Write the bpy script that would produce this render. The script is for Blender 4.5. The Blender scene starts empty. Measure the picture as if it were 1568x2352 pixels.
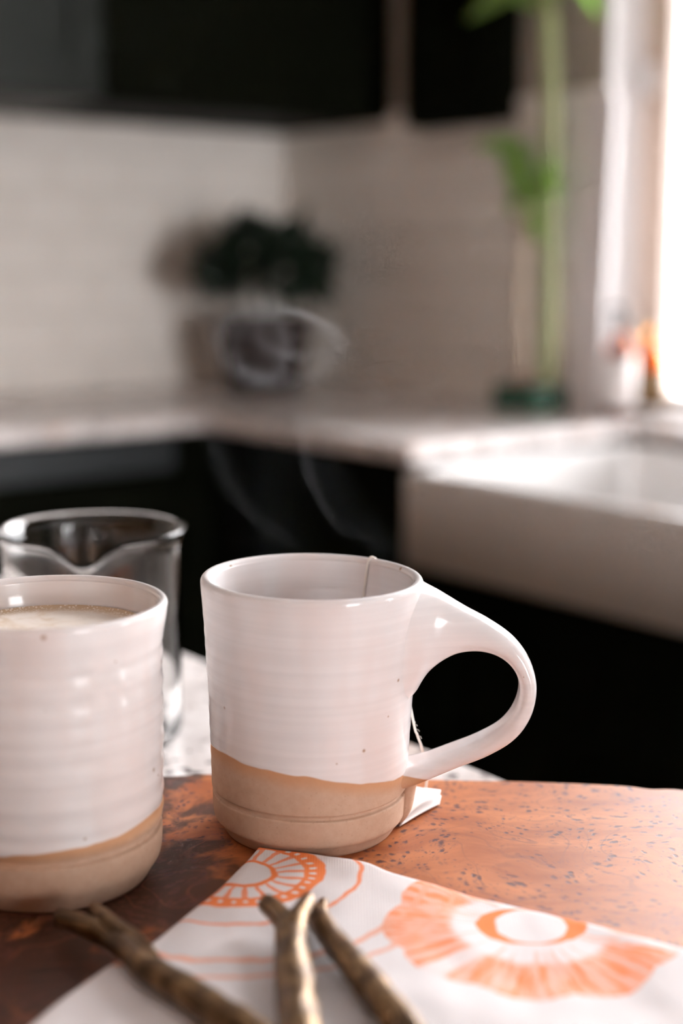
import bpy, bmesh, math, random
from mathutils import Vector, Matrix, noise

random.seed(7)
S = bpy.context.scene
COL = S.collection
PI = math.pi

# ------------------------------------------------------------------ camera
CAM_Z = 1.1433                       # counters stand at 0.90, board top at 0.925
PITCH = math.atan(576 / 3267.0)      # looking about ten degrees down
cd = bpy.data.cameras.new('camera')
cam = bpy.data.objects.new('camera', cd)
COL.objects.link(cam)
cam.location = (0, 0, CAM_Z)
cam.rotation_euler = (PI / 2 - PITCH, 0, 0)
cd.sensor_fit = 'VERTICAL'
cd.sensor_height = 36.0
cd.sensor_width = 24.0
cd.lens = 50.0
cd.clip_start = 0.01
cd.dof.use_dof = True
cd.dof.focus_distance = 0.546
cd.dof.aperture_fstop = 3.7
cd.dof.aperture_blades = 0
S.camera = cam

# kitchen frame: origin at the wall corner, x along the window wall, y into that wall
CX, CY = -0.111, 3.0
ANG = math.atan2(-0.785, 0.62)
CA, SA = math.cos(ANG), math.sin(ANG)


def kw(x, y):
    return (CX + CA * x - SA * y, CY + SA * x + CA * y)


# ------------------------------------------------------------------ sky, windows' daylight, exposure
SKY = 20.0
world = bpy.data.worlds.new('sky')
S.world = world
world.use_nodes = True
bg = world.node_tree.nodes['Background']
bg.inputs[0].default_value = (1.0, 0.985, 1.0, 1)
bg.inputs[1].default_value = SKY

WIN1 = (0.855, 2.15, 0.905, 2.36)     # window over the sink (x0, x1, z0, z1) on the y = 0 wall
WIN2 = (3.20, 4.60, 0.10, 2.20)       # glazed door further along the same wall
WIN3 = (-1.75, -0.12, 0.15, 2.32)     # window in the far side wall (y0, y1, z0, z1)
ROOM_X, ROOM_Y, ROOM_Z = 8.0, -3.9, 2.5


def portal(name, kx, ky, z, sx, sz, dirk):
    l = bpy.data.lights.new(name, 'AREA')
    l.shape = 'RECTANGLE'
    l.size, l.size_y = sx, sz
    o = bpy.data.objects.new(name, l)
    COL.objects.link(o)
    x, y = kw(kx, ky)
    o.location = (x, y, z)
    d = Vector((CA * dirk[0] - SA * dirk[1], SA * dirk[0] + CA * dirk[1], 0))
    o.rotation_euler = d.to_track_quat('-Z', 'Y').to_euler()
    l.cycles.is_portal = True
    return o


portal('daylight_sink_window', (WIN1[0] + WIN1[1]) / 2, 0.17, (WIN1[2] + WIN1[3]) / 2, WIN1[1] - WIN1[0], WIN1[3] - WIN1[2], (0, -1))
portal('daylight_garden_door', (WIN2[0] + WIN2[1]) / 2, 0.17, (WIN2[2] + WIN2[3]) / 2, WIN2[1] - WIN2[0], WIN2[3] - WIN2[2], (0, -1))
portal('daylight_side_window', ROOM_X + 0.17, (WIN3[0] + WIN3[1]) / 2, (WIN3[2] + WIN3[3]) / 2, WIN3[1] - WIN3[0], WIN3[3] - WIN3[2], (-1, 0))

vs = S.view_settings
vs.view_transform = 'Standard'
vs.look = 'None'
vs.gamma = 1.0
vs.use_curve_mapping = False
vs.exposure = 0.42
S.cycles.use_denoising = True
S.cycles.use_adaptive_sampling = True
S.cycles.adaptive_threshold = 0.12
S.cycles.adaptive_min_samples = 24
S.cycles.volume_step_rate = 3.0
S.cycles.max_bounces = 9
S.cycles.transparent_max_bounces = 16
S.cycles.sample_clamp_indirect = 6.0
S.cycles.caustics_refractive = False
S.cycles.caustics_reflective = False

# ------------------------------------------------------------------ pixel -> place helpers (1568 x 2352 frame)
FPX = 3267.0
FV = Vector((0, math.cos(PITCH), -math.sin(PITCH)))
UV_ = Vector((0, math.sin(PITCH), math.cos(PITCH)))


def ray(px, py):
    return FV + Vector(((px - 784) / FPX, 0, 0)) + UV_ * ((1176 - py) / FPX)


def at_z(px, py, z):
    """point of the level plane at height z"""
    v = ray(px, py)
    return Vector((0, 0, CAM_Z)) + v * ((z - CAM_Z) / v.z)


def at_y(px, py, y):
    """point of the upright plane at distance y"""
    v = ray(px, py)
    return Vector((0, 0, CAM_Z)) + v * (y / v.y)


# ------------------------------------------------------------------ object helpers
def tag(o, label=None, cat=None, group=None, kind=None):
    if label: o['label'] = label
    if cat: o['category'] = cat
    if group: o['group'] = group
    if kind: o['kind'] = kind
    return o


def link(name, me, mat=None, parent=None, loc=(0, 0, 0), rz=0.0, smooth=True, auto=None):
    o = bpy.data.objects.new(name, me)
    COL.objects.link(o)
    if mat and not me.materials:
        me.materials.append(mat)
    if parent: o.parent = parent
    o.location = loc
    o.rotation_euler = (0, 0, rz)
    if smooth:
        for p in me.polygons: p.use_smooth = True
    return o


def root(name, loc, rz=0.0):
    o = bpy.data.objects.new(name, None)
    COL.objects.link(o)
    o.location = loc
    o.rotation_euler = (0, 0, rz)
    o.empty_display_size = 0.02
    return o


def kroot(name, kx, ky, z):
    x, y = kw(kx, ky)
    return root(name, (x, y, z), ANG)


def mesh(name, v, f):
    me = bpy.data.meshes.new(name)
    me.from_pydata([tuple(p) for p in v], [], f)
    me.update()
    return me


def bm_mesh(name, bm):
    bmesh.ops.recalc_face_normals(bm, faces=bm.faces)
    me = bpy.data.meshes.new(name)
    bm.to_mesh(me)
    bm.free()
    return me


def add_box(bm, x0, x1, y0, y1, z0, z1, bev=0.0, seg=2):
    vs_ = [bm.verts.new((x, y, z)) for z in (z0, z1) for y in (y0, y1) for x in (x0, x1)]
    fs = [(0, 2, 3, 1), (4, 5, 7, 6), (0, 1, 5, 4), (2, 6, 7, 3), (0, 4, 6, 2), (1, 3, 7, 5)]
    faces = [bm.faces.new([vs_[i] for i in f]) for f in fs]
    if bev > 0:
        ed = list({e for f in faces for e in f.edges})
        bmesh.ops.bevel(bm, geom=ed, offset=bev, segments=seg, affect='EDGES', profile=0.5)


def box(name, x0, x1, y0, y1, z0, z1, mat, parent=None, bev=0.0, seg=2, loc=(0, 0, 0), rz=0.0):
    bm = bmesh.new()
    add_box(bm, x0, x1, y0, y1, z0, z1, bev, seg)
    return link(name, bm_mesh(name, bm), mat, parent, loc, rz, smooth=False)


def kbox(name, x0, x1, y0, y1, z0, z1, mat, bev=0.0, seg=2):
    """box in the kitchen frame with its origin at the middle of its base"""
    mx, my = (x0 + x1) / 2, (y0 + y1) / 2
    x, y = kw(mx, my)
    return box(name, x0 - mx, x1 - mx, y0 - my, y1 - my, 0, z1 - z0, mat, None, bev, seg, (x, y, z0), ANG)


def lathe(name, prof, seg, mat, parent=None, loc=(0, 0, 0), warp=None, closed=False):
    """prof: list of (r, z); r == 0 closes to a pole"""
    v, f, rings = [], [], []
    for (r, z) in prof:
        if r <= 1e-7:
            rings.append([len(v)]); v.append((0, 0, z))
        else:
            ids = []
            for k in range(seg):
                a = 2 * PI * k / seg
                p = (r * math.cos(a), r * math.sin(a), z)
                if warp: p = warp(p, a, r, z)
                ids.append(len(v)); v.append(p)
            rings.append(ids)
    n = len(rings)
    for i in range(n if closed else n - 1):
        A, B = rings[i], rings[(i + 1) % n]
        for k in range(seg):
            k2 = (k + 1) % seg
            if len(A) == 1 and len(B) == 1: continue
            if len(A) == 1: f.append((A[0], B[k2], B[k]))
            elif len(B) == 1: f.append((A[k], A[k2], B[0]))
            else: f.append((A[k], A[k2], B[k2], B[k]))
    me = mesh(name, v, f)
    bm = bmesh.new(); bm.from_mesh(me)
    bmesh.ops.recalc_face_normals(bm, faces=bm.faces)
    bm.to_mesh(me); bm.free()
    return link(name, me, mat, parent, loc)


def catmull(pts, n):
    """smooth resample of a list of equal-length tuples, n steps per span"""
    P = [pts[0]] + list(pts) + [pts[-1]]
    out = []
    for i in range(1, len(P) - 2):
        p0, p1, p2, p3 = P[i - 1], P[i], P[i + 1], P[i + 2]
        for k in range(n):
            t = k / n
            out.append(tuple(0.5 * (2 * b + (c - a) * t + (2 * a - 5 * b + 4 * c - d) * t * t + (3 * b - a - 3 * c + d) * t ** 3)
                             for a, b, c, d in zip(p0, p1, p2, p3)))
    out.append(tuple(pts[-1]))
    return out


def tube_data(path, radii, seg=10, wob=0.0, sd=0.0):
    """verts / faces of a tube along path (Vectors) with rounded ends"""
    v, f = [], []
    n = len(path)
    ref = Vector((0.13, 0.21, 0.97)).normalized()
    prev = None
    rings = []
    for i in range(n):
        t = (path[min(i + 1, n - 1)] - path[max(i - 1, 0)]).normalized()
        if prev is None:
            a = t.cross(ref)
            if a.length < 1e-4: a = t.cross(Vector((1, 0, 0)))
            a.normalize()
        else:
            a = (prev - t * prev.dot(t)).normalized()
        prev = a
        b = t.cross(a)
        ids = []
        for k in range(seg):
            an = 2 * PI * k / seg
            r = radii[i]
            if wob:
                r *= 1 + wob * noise.noise(Vector((path[i].x * 140 + sd, path[i].y * 140 + k * 0.9, path[i].z * 140)))
            p = path[i] + (a * math.cos(an) + b * math.sin(an)) * r
            ids.append(len(v)); v.append(p)
        rings.append(ids)
    for i in range(n - 1):
        for k in range(seg):
            k2 = (k + 1) % seg
            f.append((rings[i][k], rings[i][k2], rings[i + 1][k2], rings[i + 1][k]))
    f.append(tuple(reversed(rings[0])))
    f.append(tuple(rings[-1]))
    return v, f


def tube(name, pts, radii, mat, parent=None, seg=10, n=6, wob=0.0, loc=(0, 0, 0), sd=0.0):
    data = catmull([tuple(p) + (r,) for p, r in zip(pts, radii)], n)
    path = [Vector(d[:3]) for d in data]
    rr = [max(d[3], 1e-5) for d in data]
    v, f = tube_data(path, rr, seg, wob, sd)
    return link(name, mesh(name, v, f), mat, parent, loc)


# ------------------------------------------------------------------ node helpers
class NT:
    def __init__(self, name):
        self.mat = bpy.data.materials.new(name)
        self.mat.use_nodes = True
        self.t = self.mat.node_tree
        self.b = self.t.nodes['Principled BSDF']
        self.out = self.t.nodes['Material Output']

    def n(self, typ, **kw_):
        nd = self.t.nodes.new(typ)
        for k, v in kw_.items(): setattr(nd, k, v)
        return nd

    def set(self, sock, val):
        if isinstance(val, bpy.types.NodeSocket): self.t.links.new(val, sock)
        elif isinstance(val, (tuple, list)):
            if sock.type == 'RGBA' and len(val) == 3: val = tuple(val) + (1,)
            sock.default_value = val
        else: sock.default_value = val

    def m(self, op, a, b=0.0, c=0.0, clamp=False):
        nd = self.n('ShaderNodeMath', operation=op)
        nd.use_clamp = clamp
        self.set(nd.inputs[0], a); self.set(nd.inputs[1], b); self.set(nd.inputs[2], c)
        return nd.outputs[0]

    def add(self, a, b): return self.m('ADD', a, b)
    def sub(self, a, b): return self.m('SUBTRACT', a, b)
    def mul(self, a, b): return self.m('MULTIPLY', a, b)

    def step(self, x, e0, e1):
        nd = self.n('ShaderNodeMapRange', interpolation_type='SMOOTHSTEP')
        self.set(nd.inputs['Value'], x)
        self.set(nd.inputs['From Min'], e0); self.set(nd.inputs['From Max'], e1)
        return nd.outputs[0]

    def coord(self, kind='Object'):
        return self.n('ShaderNodeTexCoord').outputs[kind]

    def xyz(self, v):
        s = self.n('ShaderNodeSeparateXYZ'); self.set(s.inputs[0], v)
        return s.outputs

    def vec(self, x, y, z):
        s = self.n('ShaderNodeCombineXYZ')
        for i, q in enumerate((x, y, z)): self.set(s.inputs[i], q)
        return s.outputs[0]

    def vm(self, op, a, b=(0, 0, 0), s=None):
        nd = self.n('ShaderNodeVectorMath', operation=op)
        self.set(nd.inputs[0], a); self.set(nd.inputs[1], b)
        if s is not None: self.set(nd.inputs['Scale'], s)
        return nd.outputs[0]

    def noise(self, v, scale, detail=2.0, rough=0.5, dist=0.0, col=False):
        nd = self.n('ShaderNodeTexNoise')
        self.set(nd.inputs['Vector'], v); nd.inputs['Scale'].default_value = scale
        nd.inputs['Detail'].default_value = detail; nd.inputs['Roughness'].default_value = rough
        nd.inputs['Distortion'].default_value = dist
        return nd.outputs['Color'] if col else nd.outputs[0]

    def voro(self, v, scale, rand=1.0):
        nd = self.n('ShaderNodeTexVoronoi')
        self.set(nd.inputs['Vector'], v); nd.inputs['Scale'].default_value = scale
        nd.inputs['Randomness'].default_value = rand
        return nd.outputs['Distance'], nd.outputs['Color']

    def mix(self, f, a, b):
        nd = self.n('ShaderNodeMix', data_type='RGBA')
        self.set(nd.inputs[0], f); self.set(nd.inputs[6], a); self.set(nd.inputs[7], b)
        return nd.outputs[2]

    def fmix(self, f, a, b):
        nd = self.n('ShaderNodeMix', data_type='FLOAT')
        self.set(nd.inputs[0], f); self.set(nd.inputs[2], a); self.set(nd.inputs[3], b)
        return nd.outputs[0]

    def bump(self, h, strength=0.3, dist=0.001):
        nd = self.n('ShaderNodeBump')
        nd.inputs['Strength'].default_value = strength
        nd.inputs['Distance'].default_value = dist
        self.set(nd.inputs['Height'], h)
        self.set(self.b.inputs['Normal'], nd.outputs[0])

    def p(self, **kw_):
        for k, v in kw_.items(): self.set(self.b.inputs[k.replace('_', ' ')], v)


def plain(name, col, rough=0.5, metal=0.0, var=0.08, scale=30.0, spec=0.5):
    """one colour with a slight mottling"""
    t = NT(name)
    nz = t.noise(t.coord(), scale, 3)
    c = t.mix(nz, tuple(x * (1 - var) for x in col), tuple(min(1, x * (1 + var)) for x in col))
    t.p(Base_Color=c, Roughness=rough, Metallic=metal)
    t.b.inputs['Specular IOR Level'].default_value = spec
    return t.mat


def mat_pottery(name, z0, ax, ay, ring_s, tint, seed):
    """white speckled glaze over bare tan stoneware; the glaze line dips across the body"""
    t = NT(name)
    co = t.coord()
    x, y, z = t.xyz(co)[:]
    wob = t.mul(t.sub(t.noise(t.vm('ADD', co, (seed, seed, 0)), 55, 2), 0.5), 0.0035)
    line = t.add(t.add(t.add(t.mul(x, ax), t.mul(y, ay)), z0), wob)
    hgt = t.sub(z, line)
    gl = t.step(hgt, -0.0003, 0.0004)
    # clay
    cn = t.noise(co, 260, 4, 0.7)
    clay = t.mix(cn, (0.43, 0.27, 0.18), (0.57, 0.395, 0.29))
    sp, spc = t.voro(co, 420)
    clay = t.mix(t.mul(t.m('LESS_THAN', sp, 0.15), 0.22), clay, (0.25, 0.13, 0.07))
    orange = t.m('SUBTRACT', 1.0, t.step(t.m('ABSOLUTE', hgt), 0.0, 0.007))
    clay = t.mix(t.mul(orange, 0.8), clay, (0.52, 0.25, 0.11))
    # glaze with soft throwing bands and iron specks
    bands = t.noise(t.vec(t.mul(x, 6.0), t.mul(y, 6.0), t.mul(z, ring_s)), 1.0, 2, 0.6)
    gc = t.mix(t.step(bands, 0.35, 0.7), tint, tuple(min(1, c * 1.045 + 0.008) for c in tint))
    warm = t.noise(t.vm('MULTIPLY', co, (1.0, 1.0, 0.35)), 42, 2)
    gc = t.mix(t.mul(t.step(warm, 0.48, 0.66), 0.55), gc, (tint[0] * 0.97, tint[1] * 0.87, tint[2] * 0.83))
    d1, c1 = t.voro(t.vm('ADD', co, (seed * 3.1, 0.02, seed)), 95)
    pick = t.m('GREATER_THAN', t.xyz(c1)[0], 0.40)
    size = t.add(t.mul(t.xyz(c1)[1], 0.085), 0.045)
    spot = t.mul(pick, t.sub(1.0, t.step(d1, t.mul(size, 0.3), size)))
    gc = t.mix(t.mul(spot, 0.85), gc, (0.32, 0.17, 0.08))
    t.p(Base_Color=t.mix(gl, clay, gc), Roughness=t.fmix(gl, 0.75, 0.13))
    t.b.inputs['Specular IOR Level'].default_value = 0.5
    relief = t.add(t.mul(gl, 0.4), t.add(t.mul(bands, t.mul(gl, 0.25)), t.mul(cn, t.mul(t.sub(1.0, gl), 0.5))))
    t.bump(relief, 0.35, 0.0006)
    return t.mat


def mat_burl():
    t = NT('burl_wood')
    co = t.coord()
    w1 = t.noise(co, 9, 3, 0.55, col=True)
    cw = t.vm('ADD', co, t.vm('SCALE', t.vm('SUBTRACT', w1, (0.5, 0.5, 0.5)), s=0.075))
    w2 = t.noise(cw, 38, 2, 0.5, col=True)
    cw2 = t.vm('ADD', cw, t.vm('SCALE', t.vm('SUBTRACT', w2, (0.5, 0.5, 0.5)), s=0.012))
    x, y, z = t.xyz(cw2)[:]
    base = t.noise(t.vec(t.mul(x, 14), t.mul(y, 45), z), 1.0, 4, 0.6)
    col = t.mix(t.step(base, 0.3, 0.72), (0.29, 0.074, 0.018), (0.50, 0.175, 0.056))
    # dark figure towards one end, deepened to paint in shade between the mugs
    fig_shade = t.noise(t.vm('ADD', cw2, (0.4, 0.1, 0)), 26, 4, 0.6)
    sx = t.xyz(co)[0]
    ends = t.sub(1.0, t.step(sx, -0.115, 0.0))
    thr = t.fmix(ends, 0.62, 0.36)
    col = t.mix(t.mul(t.step(fig_shade, thr, t.add(thr, 0.12)), t.fmix(ends, 0.5, 0.95)), col, (0.022, 0.009, 0.006))
    red = t.noise(t.vm('ADD', cw, (1.2, 3.3, 0)), 14, 3)
    col = t.mix(t.mul(t.step(red, 0.5, 0.75), 0.5), col, (0.26, 0.045, 0.018))
    # thin growth lines
    ctr = t.noise(t.vm('ADD', cw, (2.0, 7.0, 0)), 11, 2, 0.45)
    ln = t.m('SINE', t.add(t.mul(y, 430), t.mul(ctr, 120)))
    lw = t.step(t.noise(co, 30, 2), 0.35, 0.65)
    col = t.mix(t.mul(t.step(ln, 0.93, 1.0), t.add(0.15, t.mul(lw, 0.45))), col, (0.22, 0.07, 0.035))
    fine = t.noise(t.vec(t.mul(x, 120), t.mul(y, 1500), z), 1.0, 2)
    col = t.mix(t.mul(t.step(fine, 0.45, 0.75), 0.16), col, (0.25, 0.07, 0.03))
    # clusters of pin knots
    kn = t.vm('ADD', cw, t.vm('SCALE', t.vm('SUBTRACT', t.noise(co, 420, 2, 0.6, col=True), (0.5, 0.5, 0.5)), s=0.0026))
    d, c = t.voro(kn, 270)
    msk = t.step(t.noise(t.vm('ADD', cw, (5.1, 0, 0)), 20, 2), 0.37, 0.50)
    pin = t.mul(t.mul(t.sub(1.0, t.step(d, 0.16, t.add(0.26, t.mul(t.xyz(c)[1], 0.30)))), t.m('GREATER_THAN', t.xyz(c)[0], 0.36)), msk)
    halo = t.mul(t.mul(t.sub(1.0, t.step(d, 0.2, 0.6)), t.m('GREATER_THAN', t.xyz(c)[0], 0.42)), msk)
    col = t.mix(t.mul(halo, 0.55), col, (0.24, 0.075, 0.045))
    col = t.mix(t.mul(pin, 0.95), col, (0.075, 0.026, 0.026))
    d2, c2 = t.voro(t.vm('ADD', kn, (0.3, 0.7, 0)), 520)
    col = t.mix(t.mul(t.mul(t.sub(1.0, t.step(d2, 0.1, 0.4)), t.m('GREATER_THAN', t.xyz(c2)[0], 0.5)), t.add(0.12, t.mul(msk, 0.5))), col, (0.14, 0.05, 0.04))
    t.p(Base_Color=col, Roughness=t.fmix(base, 0.40, 0.50))
    t.b.inputs['Specular IOR Level'].default_value = 0.36
    t.bump(t.add(base, t.mul(pin, -0.6)), 0.12, 0.0005)
    return t.mat


def mat_granite(name='granite'):
    t = NT(name)
    co = t.coord()
    n1 = t.noise(co, 26, 5, 0.65, 0.6)
    col = t.mix(t.step(n1, 0.35, 0.62), (0.66, 0.61, 0.59), (0.86, 0.81, 0.79))
    n2 = t.noise(t.vm('ADD', co, (3, 1, 2)), 60, 4, 0.7, 0.8)
    col = t.mix(t.mul(t.step(n2, 0.60, 0.72), 0.85), col, (0.24, 0.18, 0.15))
    d, c = t.voro(co, 240)
    col = t.mix(t.mul(t.m('GREATER_THAN', t.xyz(c)[0], 0.86), t.step(t.noise(co, 15, 2), 0.42, 0.55)), col, (0.10, 0.085, 0.085))
    n3 = t.noise(t.vm('ADD', co, (7, 2, 2)), 18, 3)
    col = t.mix(t.mul(t.step(n3, 0.58, 0.7), 0.5), col, (0.50, 0.30, 0.20))
    t.p(Base_Color=col, Roughness=0.22)
    return t.mat


def mat_linen(flower, rose):
    """off-white linen with an orange printed flower and half a ringed rosette"""
    t = NT('printed_linen')
    co = t.coord()
    x, y, z = t.xyz(co)[:]
    white = (0.76, 0.725, 0.73)
    wob = t.noise(co, 95, 2, col=True)
    wx, wy, wz = t.xyz(wob)[:]
    px = t.add(x, t.mul(t.sub(wx, 0.5), 0.004))
    py = t.add(y, t.mul(t.sub(wy, 0.5), 0.004))

    def polar(c):
        dx, dy = t.sub(px, c[0]), t.sub(py, c[1])
        r = t.m('SQRT', t.add(t.mul(dx, dx), t.mul(dy, dy)))
        return r, t.m('ARCTAN2', dy, dx)

    def ringm(r, a, b, s=0.0005):
        return t.mul(t.step(r, a - s, a + s), t.sub(1.0, t.step(r, b - s, b + s)))

    ink_d = (0.80, 0.20, 0.045)
    ink_l = (0.80, 0.36, 0.235)
    r, a = polar(flower)
    # petal outline: ragged outer edge and streaks running outwards
    edge = t.add(0.0455, t.mul(t.m('ABSOLUTE', t.m('SINE', t.mul(a, 4.5))), 0.0035))
    streak = t.noise(t.vec(t.mul(a, 12.0), t.mul(r, 45), 0.0), 1.0, 3, 0.65)
    pet = t.mul(t.step(r, 0.0235, 0.0285), t.sub(1.0, t.step(r, t.sub(edge, 0.001), edge)))
    gap = t.sub(1.0, t.mul(t.step(t.m('COSINE', t.add(t.mul(a, 3.0), 0.9)), 0.90, 0.99), 0.9))
    inner = t.mul(t.mul(t.step(r, 0.016, 0.019), t.sub(1.0, t.step(r, 0.026, 0.031))), t.step(t.noise(t.vec(t.mul(a, 11.0), t.mul(r, 20), 3.0), 1.0, 2), 0.5, 0.6))
    petm = t.mul(t.mul(pet, gap), t.add(0.62, t.mul(t.step(streak, 0.3, 0.55), 0.38)))
    col = t.mix(petm, white, ink_l)
    dark = t.mul(t.mul(pet, gap), t.step(streak, 0.50, 0.58))
    col = t.mix(t.mul(dark, 0.85), col, ink_d)
    col = t.mix(t.mul(inner, 0.55), col, ink_l)
    ang_r = t.add(0.0158, t.mul(t.m('COSINE', t.mul(a, 2.0)), 0.0027))
    col = t.mix(t.mul(t.step(r, 0.0115, 0.0122), t.sub(1.0, t.step(r, t.sub(ang_r, 0.0007), ang_r))), col, ink_d)
    # rosette: ring, spokes, dotted band, outer lines
    r2, a2 = polar(rose)
    col = t.mix(ringm(r2, 0.0098, 0.0120), col, ink_d)
    spokes = t.mul(ringm(r2, 0.012, 0.0225), t.step(t.m('SINE', t.mul(a2, 20.0)), 0.35, 0.6))
    col = t.mix(t.mul(spokes, 0.85), col, ink_d)
    dots = t.mul(t.step(t.m('COSINE', t.mul(a2, 34.0)), 0.3, 0.6), ringm(r2, 0.0236, 0.0258))
    col = t.mix(t.mul(ringm(r2, 0.0215, 0.0288), t.sub(1.0, dots)), col, ink_d)
    col = t.mix(t.mul(ringm(r2, 0.0405, 0.0422), 0.9), col, ink_d)
    col = t.mix(t.mul(ringm(r2, 0.0640, 0.0668), 0.85), col, ink_l)
    col = t.mix(t.mul(ringm(r2, 0.0745, 0.0768), 0.8), col, ink_l)
    # weave
    wv = t.add(t.m('SINE', t.mul(x, 6500)), t.m('SINE', t.mul(y, 6500)))
    slub = t.noise(t.vec(t.mul(x, 900), t.mul(y, 60), z), 1.0, 2)
    t.p(Base_Color=t.mix(t.mul(slub, 0.10), col, (0.6, 0.56, 0.55)), Roughness=0.9)
    t.b.inputs['Specular IOR Level'].default_value = 0.2
    t.bump(t.add(t.mul(wv, 0.3), slub), 0.25, 0.0003)
    return t.mat


def mat_glass(name, col=(1, 1, 1), ior=1.47, rough=0.0):
    t = NT(name)
    t.p(Base_Color=col, Roughness=rough, IOR=ior, Transmission_Weight=1.0)
    t.t.links.new(t.b.outputs[0], t.out.inputs[0])
    return t.mat


def mat_pane():
    """thin clear pane: mostly see-through, mirrors a little"""
    t = NT('window_pane')
    fr = t.n('ShaderNodeFresnel'); fr.inputs['IOR'].default_value = 1.45
    tr = t.n('ShaderNodeBsdfTransparent'); gl = t.n('ShaderNodeBsdfGlossy')
    gl.inputs['Roughness'].default_value = 0.02
    mx = t.n('ShaderNodeMixShader')
    t.t.links.new(fr.outputs[0], mx.inputs[0])
    t.t.links.new(tr.outputs[0], mx.inputs[1]); t.t.links.new(gl.outputs[0], mx.inputs[2])
    t.t.links.new(mx.outputs[0], t.out.inputs[0])
    return t.mat


def mat_latte():
    t = NT('milky_foam')
    co = t.coord()
    n1 = t.noise(co, 70, 3, 0.6, 1.2)
    col = t.mix(t.step(n1, 0.42, 0.68), (0.78, 0.71, 0.64), (0.64, 0.52, 0.40))
    d, c = t.voro(co, 900)
    rim = t.step(t.m('SQRT', t.add(t.m('POWER', t.xyz(co)[0], 2.0), t.m('POWER', t.xyz(co)[1], 2.0))), 0.027, 0.036)
    col = t.mix(t.mul(rim, t.step(d, 0.2, 0.5)), col, (0.52, 0.38, 0.25))
    t.p(Base_Color=col, Roughness=0.6)
    t.bump(d, 0.08, 0.0003)
    return t.mat


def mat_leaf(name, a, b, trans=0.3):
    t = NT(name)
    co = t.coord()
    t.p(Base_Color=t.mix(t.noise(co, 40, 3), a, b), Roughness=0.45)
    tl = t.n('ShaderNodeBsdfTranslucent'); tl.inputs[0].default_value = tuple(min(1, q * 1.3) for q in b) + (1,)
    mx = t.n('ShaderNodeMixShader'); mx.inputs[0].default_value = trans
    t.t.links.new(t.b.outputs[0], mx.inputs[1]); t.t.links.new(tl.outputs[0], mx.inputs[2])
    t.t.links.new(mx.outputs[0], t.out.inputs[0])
    return t.mat


def mat_twig():
    t = NT('aged_brass')
    co = t.coord()
    n1 = t.noise(co, 120, 4, 0.6)
    col = t.mix(t.step(n1, 0.35, 0.7), (0.075, 0.042, 0.018), (0.24, 0.145, 0.065))
    t.p(Base_Color=col, Roughness=t.fmix(n1, 0.25, 0.45), Metallic=0.75)
    t.bump(n1, 0.3, 0.0006)
    return t.mat


def mat_floor():
    t = NT('floor_boards')
    co = t.coord()
    x, y, z = t.xyz(co)[:]
    n1 = t.noise(t.vec(t.mul(x, 3), t.mul(y, 40), 0.0), 1.0, 4)
    t.p(Base_Color=t.mix(n1, (0.16, 0.09, 0.05), (0.28, 0.17, 0.10)), Roughness=0.4)
    return t.mat


M_CAB = plain('black_cabinet_paint', (0.0030, 0.0036, 0.0014), 0.55, var=0.15, spec=0.03)
M_CAB_SHEEN = plain('sheen_greyed_cabinet', (0.013, 0.0155, 0.0125), 0.45, var=0.15, spec=0.18)  # lighter base colour stands in for gloss on the left wall cabinet
M_TILE = plain('glazed_wall_tile', (0.88, 0.84, 0.785), 0.30, var=0.03, scale=9)
M_GROUT = plain('grout', (0.62, 0.585, 0.54), 0.9)
M_PAINT = plain('greige_wall_paint', (0.38, 0.335, 0.285), 0.85, var=0.03, scale=6)
M_LIGHTWALL = plain('pale_wall_paint', (0.78, 0.72, 0.68), 0.85, var=0.03, scale=6)
M_TRIM = plain('white_trim_paint', (0.80, 0.765, 0.755), 0.4, var=0.02)
M_SASH = plain('warm_wood_sash', (0.66, 0.52, 0.43), 0.45, var=0.06)
M_CEIL = plain('ceiling_paint', (0.82, 0.80, 0.78), 0.9, var=0.02)
M_SINK = plain('white_fireclay', (0.80, 0.79, 0.78), 0.12, var=0.015)
M_CHROME = plain('brushed_steel', (0.6, 0.6, 0.6), 0.25, metal=1.0)
M_GRAN = mat_granite()
M_PANE = mat_pane()
M_GLASS = mat_glass('clear_glass', (0.985, 0.992, 0.99))

# ------------------------------------------------------------------ the room
def wall_with_holes(name, length, height, holes, thick, mat, place):
    """wall slab along local x, holes (x0, x1, z0, z1), local y from 0 to thick"""
    xs = sorted({0.0, length} | {h[0] for h in holes} | {h[1] for h in holes})
    bm = bmesh.new()
    for i in range(len(xs) - 1):
        a, b = xs[i], xs[i + 1]
        hh = [h for h in holes if h[0] <= a + 1e-6 and h[1] >= b - 1e-6]
        if not hh: add_box(bm, a, b, 0, thick, 0, height)
        else:
            h = hh[0]
            if h[2] > 0: add_box(bm, a, b, 0, thick, 0, h[2])
            if h[3] < height: add_box(bm, a, b, 0, thick, h[3], height)
    loc, rz = place
    o = link(name, bm_mesh(name, bm), mat, None, loc, rz, smooth=False)
    return tag(o, kind='structure')


T = 0.16
x0, y0 = kw(0, 0)
wr = wall_with_holes('wall_right', ROOM_X, ROOM_Z, [WIN1, WIN2], T, M_PAINT, ((x0, y0, 0), ANG))
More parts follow.
